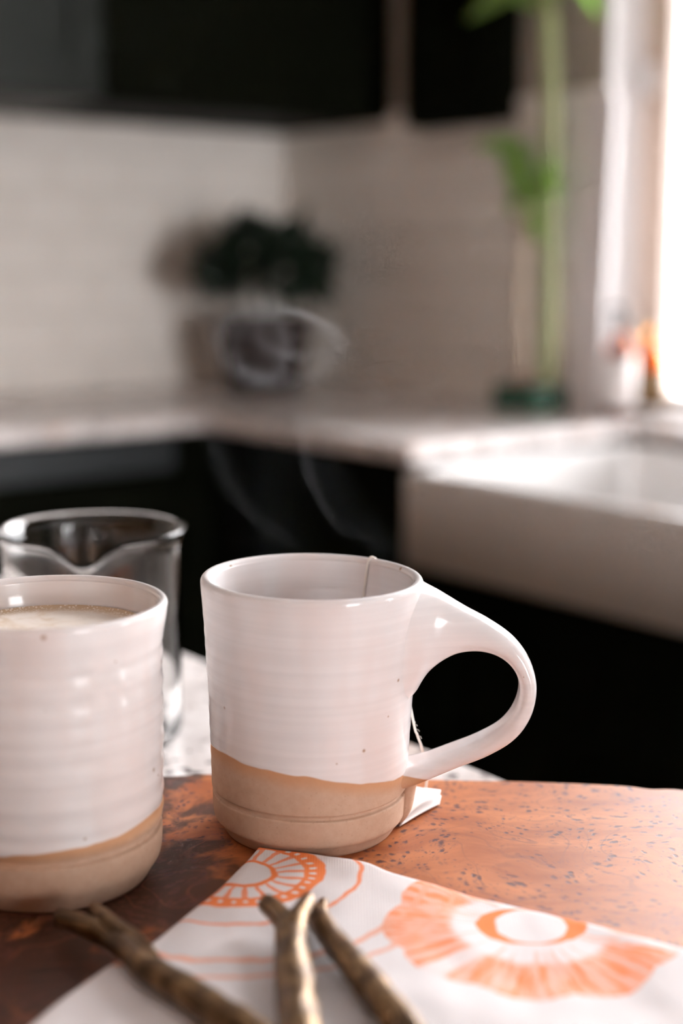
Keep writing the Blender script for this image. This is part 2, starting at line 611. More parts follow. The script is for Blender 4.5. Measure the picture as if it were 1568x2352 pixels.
# left wall: plane x = 0 of the kitchen frame
xl, yl = kw(0, ROOM_Y)
wl = wall_with_holes('wall_left', -ROOM_Y + T, ROOM_Z, [], T, M_PAINT, ((xl, yl, 0), ANG + PI / 2))
xs_, ys_ = kw(ROOM_X, T)
wsd = wall_with_holes('wall_side', -ROOM_Y + T, ROOM_Z, [(T - WIN3[1], T - WIN3[0], WIN3[2], WIN3[3])], T, M_LIGHTWALL, ((xs_, ys_, 0), ANG - PI / 2))
xb, yb = kw(ROOM_X + T, ROOM_Y)
wbk = wall_with_holes('wall_back', ROOM_X + 2 * T, ROOM_Z, [], T, plain('tan_wall_paint', (0.20, 0.085, 0.032), 0.8, var=0.05, scale=6), ((xb, yb, 0), ANG + PI))
tag(kbox('floor', -T, ROOM_X + T, ROOM_Y - T, T, -0.08, 0, mat_floor()), kind='structure')
tag(kbox('ceiling', -T, ROOM_X + T, ROOM_Y - T, T, ROOM_Z, ROOM_Z + 0.08, M_CEIL), kind='structure')


def window(name, along0, along1, z0, z1, place, frame_w=0.05, mull=1, sash=M_TRIM):
    """sash window standing in a wall hole; local x along the wall, local y outwards"""
    loc, rz = place
    r = tag(root(name, loc, rz), kind='structure')
    L, H = along1 - along0, z1 - z0
    yo0, yo1 = 0.085, 0.135
    box('window_frame', 0, frame_w, yo0, yo1, 0, H, sash, r, 0.004)
    box('window_frame', L - frame_w, L, yo0, yo1, 0, H, sash, r, 0.004)
    box('window_frame', frame_w, L - frame_w, yo0, yo1, 0, 0.026, M_TRIM, r, 0.004)
    box('window_frame', frame_w, L - frame_w, yo0, yo1, H - frame_w, H, sash, r, 0.004)
    n = mull + 1
    wp = (L - 2 * frame_w - mull * 0.04) / n
    for i in range(n):
        a = frame_w + i * (wp + 0.04)
        if i: box('mullion', a - 0.04, a, yo0, yo1, 0.026, H - frame_w, sash, r, 0.004)
        box('pane', a, a + wp, 0.107, 0.111, 0.026, H - frame_w, M_PANE, r)
    return r


def casing(name, L, H, place, w=0.055, boards=True):
    loc, rz = place
    r = tag(root(name, loc, rz), kind='structure')
    if boards:
        box('casing_board', -w, 0, -0.022, -0.0005, 0, H, M_TRIM, r, 0.005)
        box('casing_board', L, L + w, -0.022, -0.0005, 0, H, M_TRIM, r, 0.005)
        box('casing_board', -w - 0.01, L + w + 0.01, -0.026, -0.0005, H, H + w + 0.02, M_TRIM, r, 0.005)
    # jamb lining
    box('jamb', 0, 0.006, 0, 0.085, 0, H, M_TRIM, r)
    box('jamb', L - 0.006, L, 0, 0.085, 0, H, M_TRIM, r)
    box('jamb', 0.006, L - 0.006, 0, 0.085, H - 0.006, H, M_TRIM, r)
    return r


def kplace(kx, ky, z, rot=0.0):
    x, y = kw(kx, ky)
    return ((x, y, z), ANG + rot)


w1 = window('window_1', WIN1[0], WIN1[1], WIN1[2], WIN1[3], kplace(WIN1[0], 0, WIN1[2]), 0.055, 1, M_SASH)
latch = box('latch', 0.012, 0.032, 0.06, 0.088, 0.50, 0.55, M_TRIM, w1, 0.006)
casing('trim_1', WIN1[1] - WIN1[0], WIN1[3] - WIN1[2], kplace(WIN1[0], 0, WIN1[2]), boards=False)
st = kbox('trim_4', WIN1[0] + 0.008, WIN1[1] - 0.008, 0.002, 0.084, WIN1[2], WIN1[2] + 0.008, M_TRIM, 0.003)
tag(st, kind='structure')
window('window_2', WIN2[0], WIN2[1], WIN2[2], WIN2[3], kplace(WIN2[0], 0, WIN2[2]), 0.07, 1)
casing('trim_2', WIN2[1] - WIN2[0], WIN2[3] - WIN2[2], kplace(WIN2[0], 0, WIN2[2]))
window('window_3', 0, WIN3[1] - WIN3[0], WIN3[2], WIN3[3], kplace(ROOM_X, WIN3[1], WIN3[2], -PI / 2), 0.06, 1)
casing('trim_3', WIN3[1] - WIN3[0], WIN3[3] - WIN3[2], kplace(ROOM_X, WIN3[1], WIN3[2], -PI / 2))

# wall tiles: one object each, running bond, child of its wall
TH, TW, GR, TT = 0.0715, 0.150, 0.0022, 0.008
TILE_Z0, ROWS = 0.901, 7


def tile_mesh(w):
    bm = bmesh.new()
    add_box(bm, 0, w, -TT, 0.0, 0, TH, 0.0012, 1)
    return bm_mesh('tile', bm)


tile_cache = {}


def tiles(wall, a0, a1, xloc):
    """xloc(a) -> local x of the wall for the tile's lower corner"""
    for r in range(ROWS):
        z = TILE_Z0 + r * (TH + GR)
        a = a0 - (0.5 * (TW + GR) if r % 2 else 0)
        while a < a1 - 0.01:
            b0, b1 = max(a, a0), min(a + TW, a1)
            if b1 - b0 > 0.01:
                key = round(b1 - b0, 4)
                if key not in tile_cache: tile_cache[key] = tile_mesh(b1 - b0)
                t_ = link('tile', tile_cache[key], M_TILE, wall, (xloc(b0, b1), -0.002, z), 0, smooth=False)
            a += TW + GR


tiles(wr, 0.012, WIN1[0] - 0.004, lambda b0, b1: b0)
# the left wall's local x runs from the room's back towards the corner
tiles(wl, 0.004, 1.30, lambda b0, b1: -ROOM_Y - b1)
TOPZ = TILE_Z0 + ROWS * (TH + GR)
g1 = box('grout_bed', 0.0, WIN1[0] - 0.004, -0.004, -0.0005, 0.901, TOPZ, M_GROUT, wr)
g2 = box('grout_bed', -ROOM_Y - 1.30, -ROOM_Y - 0.005, -0.004, -0.0005, 0.901, TOPZ, M_GROUT, wl)

# ------------------------------------------------------------------ counters and cabinets
CF_R, CF_L = 0.53, 0.50          # counter depths on the window wall and on the left wall
CT, CTH = 0.90, 0.024
SINK = (1.0, 1.78)


def counter():
    r = kroot('kitchen_counter', 0, 0, CT - CTH)
    bm = bmesh.new()
    add_box(bm, 0.001, CF_L, -1.24, -0.001, 0, CTH, 0.003, 2)
    o1 = link('counter_slab', bm_mesh('counter_slab', bm), M_GRAN, r, smooth=False)
    bm = bmesh.new()
    add_box(bm, CF_L + 0.0005, SINK[0] - 0.002, -CF_R, -0.001, 0, CTH, 0.003, 2)
    link('counter_slab', bm_mesh('counter_slab', bm), M_GRAN, r, smooth=False)
    bm = bmesh.new()
    add_box(bm, SINK[0] - 0.0015, SINK[1] + 0.0015, -0.075, -0.001, 0, CTH, 0.003, 2)
    link('counter_slab', bm_mesh('counter_slab', bm), M_GRAN, r, smooth=False)
    bm = bmesh.new()
    add_box(bm, SINK[1] + 0.002, 1.84, -CF_R, -0.001, 0, CTH, 0.003, 2)
    link('counter_slab', bm_mesh('counter_slab', bm), M_GRAN, r, smooth=False)
    tag(r, 'speckled pale granite counter running round the corner below the wall tiles', 'counter')


counter()


def cabinet(name, kx, ky, z, w, d, h, rot, mat, label, cat='cabinet', door_mat=None, doors=1, drawer=0.0, drawer_mat=None, knob=True):
    """cabinet with its front on local -y; local x along the front"""
    x, y = kw(kx, ky)
    r = root(name, (x, y, z), ANG + rot)
    dm = door_mat or mat
    box('carcass', 0.001, w - 0.001, -d + 0.02, -0.002, 0.0, h, mat, r)
    if z < 0.2: box('plinth', 0.001, w - 0.001, -d + 0.075, -0.01, -z, 0.0, mat, r)
    dh = h - drawer
    dw = w / doors
    for i in range(doors):
        a, b = i * dw + 0.002, (i + 1) * dw - 0.002
        dr = box('door', a, b, -d + 0.004, -d + 0.019, 0.003, dh - 0.003, dm, r, 0.0015, 1)
        st_ = 0.055
        for q in ((a, a + st_, 0.003, dh - 0.003), (b - st_, b, 0.003, dh - 0.003), (a + st_, b - st_, 0.003, 0.003 + st_), (a + st_, b - st_, dh - 0.003 - st_, dh - 0.003)):
            box('door_rail', q[0], q[1], -d - 0.004, -d + 0.0035, q[2], q[3], dm, dr, 0.0015, 1)
    if drawer:
        dq = box('drawer_front', 0.002, w - 0.002, -d - 0.002, -d + 0.019, dh + 0.002, h - 0.003, drawer_mat or dm, r, 0.002, 1)
    tag(r, label, cat)
    return r


# left wall run (front faces +x of the kitchen frame): local -y -> kitchen +x
ROT_L = PI / 2
UB = 1.398                            # underside of the upper cabinets
cabinet('wall_cabinet', 0.0, -0.60, UB, 0.598, 0.33, 0.74, ROT_L, M_CAB, 'black panelled wall cabinet above the dark green plant in the corner')
cabinet('wall_cabinet', 0.0, -1.30, UB, 0.696, 0.33, 0.74, ROT_L, M_CAB_SHEEN, 'panelled wall cabinet at the upper left, greyed to suggest sheen, left of the blacker one', doors=1)
cabinet('base_cabinet', 0.0, -0.565, 0.10, 0.56, CF_L - 0.03, 0.772, ROT_L, M_CAB, 'black base cabinet in the corner below the granite counter')
dwm = cabinet('base_cabinet', 0.0, -1.22, 0.10, 0.65, CF_L - 0.03, 0.772, ROT_L, M_CAB, 'black base cabinet with sheen painted on its drawer front at the left edge', drawer=0.062, drawer_mat=plain('drawer_sheen_grey', (0.032, 0.037, 0.039), 0.35, var=0.1))  # drawer grey is the window's reflection put into the base colour
# window wall run: local -y = kitchen -y
cabinet('base_cabinet', 0.60, 0.0, 0.10, 0.385, CF_R - 0.03, 0.772, 0, M_CAB, 'narrow black base cabinet left of the white apron sink')
cabinet('sink_cabinet', 0.99, 0.0, 0.10, 0.80, CF_R - 0.03, 0.635, 0, M_CAB, 'wide black base cabinet under the white apron sink', doors=2)
cabinet('wall_cabinet', 0.44, 0.0, 1.375, 0.228, 0.062, 0.75, 0, M_CAB, 'shallow black wall cabinet between the corner and the bamboo')

# apron sink
def sink():
    r = kroot('apron_sink', SINK[0], 0, 0)
    L = SINK[1] - SINK[0]
    zt = 0.871
    y0_, y1_ = -CF_R - 0.018, -0.078
    wl_ = 0.024
    h = 0.128
    # body: outer shell with rounded lip and open basin
    bm = bmesh.new()

    def ringv(x0, x1, ya, yb, z, rad, n=6):
        out = []
        for cx, cy, a0 in ((x1 - rad, yb - rad, 0), (x0 + rad, yb - rad, PI / 2), (x0 + rad, ya + rad, PI), (x1 - rad, ya + rad, 1.5 * PI)):
            for k in range(n + 1):
                a = a0 + k * PI / 2 / n
                out.append(bm.verts.new((cx + rad * math.cos(a), cy + rad * math.sin(a), z)))
        return out

    rings = []
    rings.append(ringv(0, L, y0_, y1_, zt - h, 0.012))
    rings.append(ringv(0, L, y0_, y1_, zt - 0.010, 0.012))
    for k in range(1, 6):
        a = k * PI / 2 / 5
        o = 0.010 * (1 - math.cos(a))
        rings.append(ringv(o, L - o, y0_ + o, y1_ - o, zt - 0.010 + 0.010 * math.sin(a), 0.012))
    for k in range(0, 6):
        a = k * PI / 2 / 5
        o = wl_ - 0.008 + 0.008 * math.sin(a)
        rings.append(ringv(o, L - o, y0_ + o, y1_ - o, zt - 0.008 * (1 - math.cos(a)), 0.03))
    rings.append(ringv(wl_ + 0.004, L - wl_ - 0.004, y0_ + wl_ + 0.004, y1_ - wl_ - 0.004, zt - h + 0.05, 0.035))
    for k in range(1, 5):
        a = k * PI / 2 / 4
        o = wl_ + 0.004 + 0.03 * (1 - math.cos(a))
        rings.append(ringv(o, L - o, y0_ + o, y1_ - o, zt - h + 0.05 - 0.03 * math.sin(a), 0.035))
    for A, B in zip(rings, rings[1:]):
        n = len(A)
        for k in range(n):
            bm.faces.new((A[k], A[(k + 1) % n], B[(k + 1) % n], B[k]))
    bm.faces.new(rings[-1])
    bm.faces.new(list(reversed(rings[0])))
    link('basin', bm_mesh('basin', bm), M_SINK, r)
    lathe('drain', [(0, 0.001), (0.03, 0.001), (0.042, 0.003), (0.045, 0.0)], 32, M_CHROME, r, (L / 2, (y0_ + y1_) / 2, zt - h + 0.0205))
    tag(r, 'white fireclay apron-front sink below the bright window', 'sink')


sink()

# ------------------------------------------------------------------ island under the still life
BT = 0.9225                            # top of the wooden board
isl = kroot('kitchen_island', 1.25, -1.31, 0)
IL, ID = 1.75, 0.95
bm = bmesh.new(); add_box(bm, 0, IL, -ID, 0, CT - CTH, CT, 0.004, 3)
link('counter_slab', bm_mesh('counter_slab', bm), M_GRAN, isl, smooth=False)
box('cabinet_body', 0.03, IL - 0.03, -ID + 0.03, -0.03, 0.09, CT - CTH, M_CAB, isl)
box('plinth', 0.07, IL - 0.07, -ID + 0.08, -0.07, 0.0, 0.09, M_CAB, isl)
for i in range(3):
    pw = (IL - 0.12) / 3
    box('side_panel', 0.06 + i * pw + 0.02, 0.06 + (i + 1) * pw - 0.02, -0.03, -0.018, 0.14, CT - CTH - 0.05, M_CAB, isl, 0.002, 1)
tag(isl, 'kitchen island topped with pale speckled granite under the wooden board', 'island')

# live-edge burl board
def burl_board():
    zt = BT
    back = [(-420, 1850), (-150, 1800), (100, 1785), (380, 1780), (480, 1775), (700, 1778), (980, 1787), (1230, 1793), (1430, 1802), (1500, 1810), (1568, 1812), (1700, 1835), (1850, 1880)]
    pts = [at_z(a, b, zt) for a, b in back]
    pts = [Vector(p) for p in catmull([tuple(p) for p in pts], 8)]
    org = Vector((0.03, 0.42, CT))
    out = [(p.x - org.x, p.y - org.y) for p in pts]
    # close round the near side
    xr, yr = out[-1]
    xl_, yl_ = out[0]
    near = [(xr + 0.02, yr - 0.08), (xr + 0.005, 0.01 - 0.12), (0.10, -0.175), (-0.02, -0.165), (-0.14, -0.175), (xl_ - 0.03, -0.12), (xl_ - 0.035, 0.02)]
    cl = catmull([out[-1]] + near + [out[0]], 10)
    out = out + [tuple(q) for q in cl[1:-1]]
    n = len(out)
    cx = sum(p[0] for p in out) / n; cy = sum(p[1] for p in out) / n
    h = zt - CT
    prof = [(0.985, 0.0), (0.999, 0.002), (1.004, 0.008), (1.002, 0.016), (1.0, h - 0.002), (0.997, h - 0.0005), (0.993, h)]
    v, f, rings = [], [], []
    for s, z in prof:
        ids = []
        for k, (px, py) in enumerate(out):
            wv = 0.0 if z > h - 0.003 else 0.004 * noise.noise(Vector((px * 60, py * 60, z * 120)))
            d = Vector((px - cx, py - cy, 0)); L = d.length; d.normalize()
            off = (s - 1) * 0.3 + wv
            ids.append(len(v)); v.append((px + d.x * off, py + d.y * off, z))
        rings.append(ids)
    for A, B in zip(rings, rings[1:]):
        for k in range(n):
            f.append((A[k], A[(k + 1) % n], B[(k + 1) % n], B[k]))
    f.append(tuple(rings[-1])); f.append(tuple(reversed(rings[0])))
    me = mesh('burl_board', v, f)
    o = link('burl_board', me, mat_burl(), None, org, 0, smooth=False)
    tag(o, 'reddish burl wood slab board with dark pin knots carrying both mugs', 'board')


burl_board()


# ------------------------------------------------------------------ mugs
def mug_profile(H, outer, wall, foot):
    """outer: (z, r) from the shoulder above the foot to below the lip; closed profile as (r, z)"""
    zs = catmull([(z, r) for z, r in outer], 10)
    prof = [(0.0, 0.0012), (foot - 0.006, 0.0012), (foot - 0.0035, 0.0), (foot - 0.0008, 0.0004), (foot, 0.0016)]
    for z, r in zs: prof.append((r, z))
    rt = zs[-1][1]
    lip = wall / 2 - 0.0002
    zc = zs[-1][0]
    for k in range(1, 10):
        a = k * PI / 9
        prof.append((rt - lip + lip * math.cos(a), zc + lip * 1.1 * math.sin(a)))
    inner = [(z, r - wall - (0.0012 if z < H * 0.5 else 0)) for z, r in zs if z > 0.014]
    for z, r in reversed(inner): prof.append((r, z))
    zb, rb = inner[0]
    for k in range(1, 7):
        a = k * PI / 2 / 6
        prof.append((rb - 0.008 * (1 - math.cos(a)), zb - 0.007 * math.sin(a)))
    prof.append((0.0, zb - 0.0075))
    return prof


def throwing(amp, per, sd):
    def w(p, a, r, z):
        q = amp * math.sin(2 * PI * z / per + 0.25 * a + 1.3 * math.sin(z * 170 + sd)) if 0.018 < z < 0.088 else 0
        q += 0.0003 * noise.noise(Vector((math.cos(a) * 1.5 + sd, math.sin(a) * 1.5, z * 30)))
        s = 1 + q / max(r, 0.01)
        # two shallow tooled grooves above the foot are part of the profile
        return (p[0] * s, p[1] * s, z)
    return w


MUG_Y = 0.536
rimc = at_y(716, 1326, MUG_Y)
mug_base = Vector((rimc.x - 0.0015, MUG_Y, BT))
H1 = rimc.z - BT
outer1 = [(0.0046, 0.0356), (0.0060, 0.0371), (0.0078, 0.0377), (0.011, 0.0379), (0.0145, 0.0381), (0.0160, 0.0380), (0.0167, 0.0370), (0.0178, 0.0370), (0.0186, 0.0382),
          (0.0205, 0.0385), (0.033, 0.0389), (0.050, 0.0398), (0.068, 0.0407), (0.083, 0.0415), (0.091, 0.0422), (0.0965, 0.0428), (H1 - 0.0012, 0.0430)]
M_POT1 = mat_pottery('speckled_glaze_stoneware', 0.0290, -0.15, -0.13, 420, (0.725, 0.70, 0.70), 1.7)
mug = root('handled_mug', mug_base)
mug.rotation_euler = (0, math.radians(0.9), 0)
lathe('body', mug_profile(H1, outer1, 0.0043, 0.0340), 160, M_POT1, mug, warp=throwing(0.00007, 0.0062, 0.4))

# handle: stations as (outer edge, inner edge) of the strap seen side-on, and its half width
stn = [((950, 1321), (935, 1604), 21.0), ((964, 1328), (952, 1582), 17.5), ((1004, 1343), (980, 1538), 12.3), ((1064, 1376), (1031, 1500), 9.5),
       ((1125, 1408), (1086, 1489), 8.6), ((1178, 1449), (1132, 1497), 8.4), ((1213, 1500), (1165, 1524), 8.3), ((1228, 1560), (1177, 1562), 8.3),
       ((1217, 1624), (1166, 1604), 8.3), ((1181, 1680), (1136, 1641), 8.4), ((1120, 1722), (1083, 1671), 8.6), ((1050, 1752), (1030, 1693), 9.0),
       ((988, 1780), (972, 1716), 9.6), ((945, 1797), (935, 1728), 11.5), ((920, 1800), (915, 1735), 14.0)]
data = []
for o_, i_, hw in stn:
    a, b = at_y(o_[0], o_[1], MUG_Y), at_y(i_[0], i_[1], MUG_Y)
    data.append((a.x, a.z, b.x, b.z, hw / 1000))
data = catmull(data, 7)
v, f, rings = [], [], []
SEG = 24
NH = len(data) - 1
for ih, (ax, az, bx, bz, hw) in enumerate(data):
    c = Vector(((ax + bx) / 2, 0, (az + bz) / 2))
    e = Vector(((ax - bx) / 2, 0, (az - bz) / 2))
    tt = ih / NH * 14
    e *= 0.97 - 0.17 * min(1, max(0, (tt - 1.0) / 3)) - 0.10 * min(1, max(0, (tt - 8) / 3))
    hug = max(0.0, 1 - tt / 3.2) + max(0.0, (tt - 12.2) / 1.8)      # the roots wrap round the body
    ids = []
    for k in range(SEG):
        an = 2 * PI * k / SEG
        ca, sa = math.cos(an), math.sin(an)
        ex = 0.78
        u = math.copysign(abs(ca) ** ex, ca); w_ = math.copysign(abs(sa) ** ex, sa)
        # a soft ridge down the back of the strap
        groove = 1 - 0.10 * math.exp(-((an - PI) / 0.35) ** 2)
        p = c + e * u * groove
        ids.append(len(v))
        yy = w_ * hw
        v.append((p.x - mug_base.x - hug * (0.0405 - math.sqrt(max(0.0405 ** 2 - yy * yy, 0))), yy, p.z - BT))
    rings.append(ids)
for A, B in zip(rings, rings[1:]):
    for k in range(SEG):
        f.append((A[k], A[(k + 1) % SEG], B[(k + 1) % SEG], B[k]))
f.append(tuple(reversed(rings[0]))); f.append(tuple(rings[-1]))
me = mesh('handle', v, f)
bm = bmesh.new(); bm.from_mesh(me); bmesh.ops.recalc_face_normals(bm, faces=bm.faces); bm.to_mesh(me); bm.free()
hd = link('handle', me, M_POT1, mug)
hd.rotation_euler = (0, 0, math.radians(-3))
# thumbed clay tail where the handle runs down the body
tl = [at_y(948, 1770, MUG_Y), at_y(943, 1800, MUG_Y), at_y(938, 1835, MUG_Y), at_y(932, 1860, MUG_Y), at_y(927, 1880, MUG_Y)]
tail = tube('handle_tail', [(p.x - mug_base.x - 0.0022, 0.0, p.z - BT) for p in tl], [0.0046, 0.0042, 0.0040, 0.0034, 0.0018], M_POT1, mug, 16, 6, 0.06)
tail.scale = (1, 1.7, 1)
lathe('tea', [(0, 0), (0.02, 0), (0.0362, 0.0), (0.0366, 0.0006)], 64, plain('dark_tea', (0.10, 0.028, 0.008), 0.05), mug, (0, 0, 0.058))
tag(mug, 'white glazed stoneware mug with a looped handle and bare tan foot, in focus', 'mug')

# left mug with pronounced throwing rings, full of milky coffee
m2c = at_z(122, 2002, BT)
mug2 = root('latte_mug', (m2c.x + 0.001, m2c.y - 0.001, BT))
H2 = 0.1020
outer2 = [(0.0045, 0.0362), (0.0085, 0.0385), (0.013, 0.0392), (0.0165, 0.0394), (0.0182, 0.0392), (0.0190, 0.0380), (0.0206, 0.0380), (0.0214, 0.0394),
          (0.026, 0.0398), (0.040, 0.0402), (0.060, 0.0405), (0.080, 0.0407), (0.089, 0.0412), (0.0960, 0.0424), (H2 - 0.0012, 0.0430)]
M_POT2 = mat_pottery('ridged_glaze_stoneware', 0.0265, 0.05, 0.06, 300, (0.725, 0.69, 0.68), 4.4)
lathe('body', mug_profile(H2, outer2, 0.0038, 0.0345), 160, M_POT2, mug2, warp=throwing(0.00024, 0.0080, 2.1))
lathe('latte', [(0, 0.0004), (0.012, 0.0005), (0.028, 0.0003), (0.0362, 0.0), (0.0368, 0.001)], 64, mat_latte(), mug2, (0, 0, 0.0910))
hp = [(-0.037, 0, 0.083), (-0.052, 0, 0.082), (-0.070, 0, 0.074), (-0.082, 0, 0.058), (-0.078, 0, 0.042), (-0.060, 0, 0.030), (-0.037, 0, 0.026)]
h2 = tube('handle', hp, [0.010, 0.007, 0.0055, 0.0052, 0.005, 0.005, 0.006], M_POT2, mug2, 16, 8)
h2.scale = (1, 1.5, 1)
tag(mug2, 'ridged white stoneware mug of milky coffee cut by the left frame edge', 'mug')


# ------------------------------------------------------------------ tea bag string and paper tag
M_STRING = plain('cotton_string', (0.78, 0.72, 0.66), 0.9)
M_PAPER = plain('white_paper', (0.82, 0.79, 0.785), 0.8, var=0.02)
tb = root('tea_bag_string', (mug_base.x, mug_base.y, BT))


def L_(p): return (p.x - mug_base.x, p.y - mug_base.y, p.z - BT)


ang0 = math.atan2(0.0235, 0.034)
rm = 0.0412
ca0, sa0 = math.cos(ang0), math.sin(ang0)


def pol(r, a, z): return (r * math.cos(a), r * math.sin(a), z)


A0 = math.radians(53)
spts = [pol(0.030, A0 + 0.02, 0.060), pol(0.0345, A0 + 0.05, 0.072), pol(0.0372, A0 + 0.02, 0.086), pol(0.0388, A0, H1 - 0.003), pol(0.0402, A0 - 0.005, H1 + 0.0006),
        pol(0.0420, A0 - 0.02, H1 + 0.0009), pol(0.0440, A0 - 0.04, H1 - 0.0025), pol(0.0432, A0 - 0.20, 0.080), pol(0.0424, A0 - 0.42, 0.062)]
p1 = at_y(950, 1662, MUG_Y + 0.012); p2 = at_y(958, 1688, MUG_Y + 0.0125); p3 = at_y(968, 1716, MUG_Y + 0.013); p4 = at_y(976, 1755, MUG_Y + 0.018); p5 = at_y(980, 1790, MUG_Y + 0.021); p6 = at_y(976, 1815, MUG_Y + 0.0235)
spts += [L_(q) for q in (p1, p2, p3, p4, p5, p6)]
tube('string', spts, [0.00048] * len(spts), M_STRING, tb, 8, 8, 0.25)
# stray fibres
fb = []
bmf_v, bmf_f = [], []
for (fx, fy, ex_, ey_) in ((950, 1668, 953, 1657), (953, 1675, 963, 1680), (960, 1690, 968, 1697), (951, 1664, 958, 1668)):
    a = Vector(L_(at_y(fx, fy, MUG_Y + 0.012))); b = Vector(L_(at_y(ex_, ey_, MUG_Y + 0.010)))
    v_, f_ = tube_data([a, (a + b) / 2 + Vector((0.0003, 0, 0.0003)), b], [0.00008] * 3, 5)
    o0 = len(bmf_v); bmf_v += v_; bmf_f += [tuple(i + o0 for i in q) for q in f_]
tag(link('stray_fibre', mesh('stray_fibre', bmf_v, bmf_f), M_STRING, tb), kind='stuff')


def leaf_sheet(name, corners, lift, mat, parent, thick=0.00035, n=10):
    """curled paper: corners TL, TR, BR, BL as Vectors, lift(u, v) extra height"""
    tl_, tr_, br_, bl_ = corners
    v, f = [], []
    for side in (0, 1):
        for j in range(n + 1):
            for i in range(n + 1):
                u, w = i / n, j / n
                p = (tl_ * (1 - u) + tr_ * u) * (1 - w) + (bl_ * (1 - u) + br_ * u) * w
                v.append((p.x, p.y, p.z + lift(u, w) + (thick if side == 0 else 0)))
    N = (n + 1) ** 2
    for j in range(n):
        for i in range(n):
            a = j * (n + 1) + i
            f.append((a, a + 1, a + n + 2, a + n + 1))
            f.append((N + a, N + a + n + 1, N + a + n + 2, N + a + 1))
    for i in range(n):
        for (a, b) in ((i, i + 1), (n * (n + 1) + i + 1, n * (n + 1) + i), ((i + 1) * (n + 1), i * (n + 1)), (i * (n + 1) + n, (i + 1) * (n + 1) + n)):
            f.append((b, a, a + N, b + N))
    return link(name, mesh(name, v, f), mat, parent)


zl = BT + 0.0008
cTL, cTR = at_z(950, 1808, BT + 0.009), at_z(1012, 1816, BT + 0.0045)
cBR, cBL = at_z(1008, 1831, BT + 0.0035), at_z(924, 1888, zl + 0.001)
lift1 = lambda u, w: 0.0022 * math.sin(PI * u) * w - 0.0015 * math.sin(PI * w) * (1 - abs(2 * u - 1))
leaf_sheet('tag_leaf', [Vector(L_(q)) for q in (cTL, cTR, cBR, cBL)], lift1, M_PAPER, tb)
dTL, dTR = at_z(948, 1822, BT + 0.004), at_z(1013, 1829, BT + 0.0018)
dBR, dBL = at_z(1009, 1847, zl), at_z(917, 1899, zl)
lift2 = lambda u, w: -0.0006 * math.sin(PI * w) * 0 + 0.0004 * math.sin(PI * u)
leaf_sheet('tag_leaf', [Vector(L_(q)) for q in (dTL, dTR, dBR, dBL)], lift2, M_PAPER, tb)
tag(tb, 'white string over the mug rim ending in a folded white paper tag', 'tea tag')


# ------------------------------------------------------------------ glass beaker
bk = at_z(224, 1690, CT)
beaker = root('glass_beaker', (bk.x, bk.y, CT))
BR_, BW = 0.0442, 0.0019
BH = at_y(224, 1209, bk.y).z - CT
SP_A = math.radians(-84)


def spout(p, a, r, z):
    d = (a - SP_A + PI) % (2 * PI) - PI
    g = math.exp(-(d / 0.18) ** 2)
    g2 = math.exp(-(d / 0.30) ** 2)
    k = max(0.0, (z - (BH - 0.020)) / 0.020)
    k = k * k * (3 - 2 * k)
    rr = r + 0.0105 * g2 * k
    zz = z - 0.0085 * g * k
    return (rr * math.cos(a), rr * math.sin(a), zz)


bp = [(0.0, 0.0), (0.036, 0.0), (0.0405, 0.0008), (0.0432, 0.0030), (BR_, 0.0062)]
for k in range(1, 14): bp.append((BR_, 0.0062 + (BH - 0.012 - 0.0062) * k / 13))
bp += [(BR_ + 0.0004, BH - 0.0085), (BR_ + 0.0013, BH - 0.0055), (BR_ + 0.0026, BH - 0.0032), (BR_ + 0.0036, BH - 0.0016), (BR_ + 0.0036, BH - 0.0004), (BR_ + 0.0028, BH),
       (BR_ + 0.0016, BH - 0.0004), (BR_ + 0.0004, BH - 0.0018), (BR_ - 0.0008, BH - 0.0042), (BR_ - BW, BH - 0.0085)]
for k in range(13, 0, -1): bp.append((BR_ - BW, 0.0085 + (BH - 0.012 - 0.0085) * k / 13))
bp += [(BR_ - BW - 0.0004, 0.0068), (0.0400, 0.0040), (0.037, 0.0030), (0.0, 0.0028)]
lathe('beaker_wall', bp, 160, M_GLASS, beaker, warp=spout)
tag(beaker, 'clear glass beaker with a pouring spout standing behind the ridged mug', 'beaker')

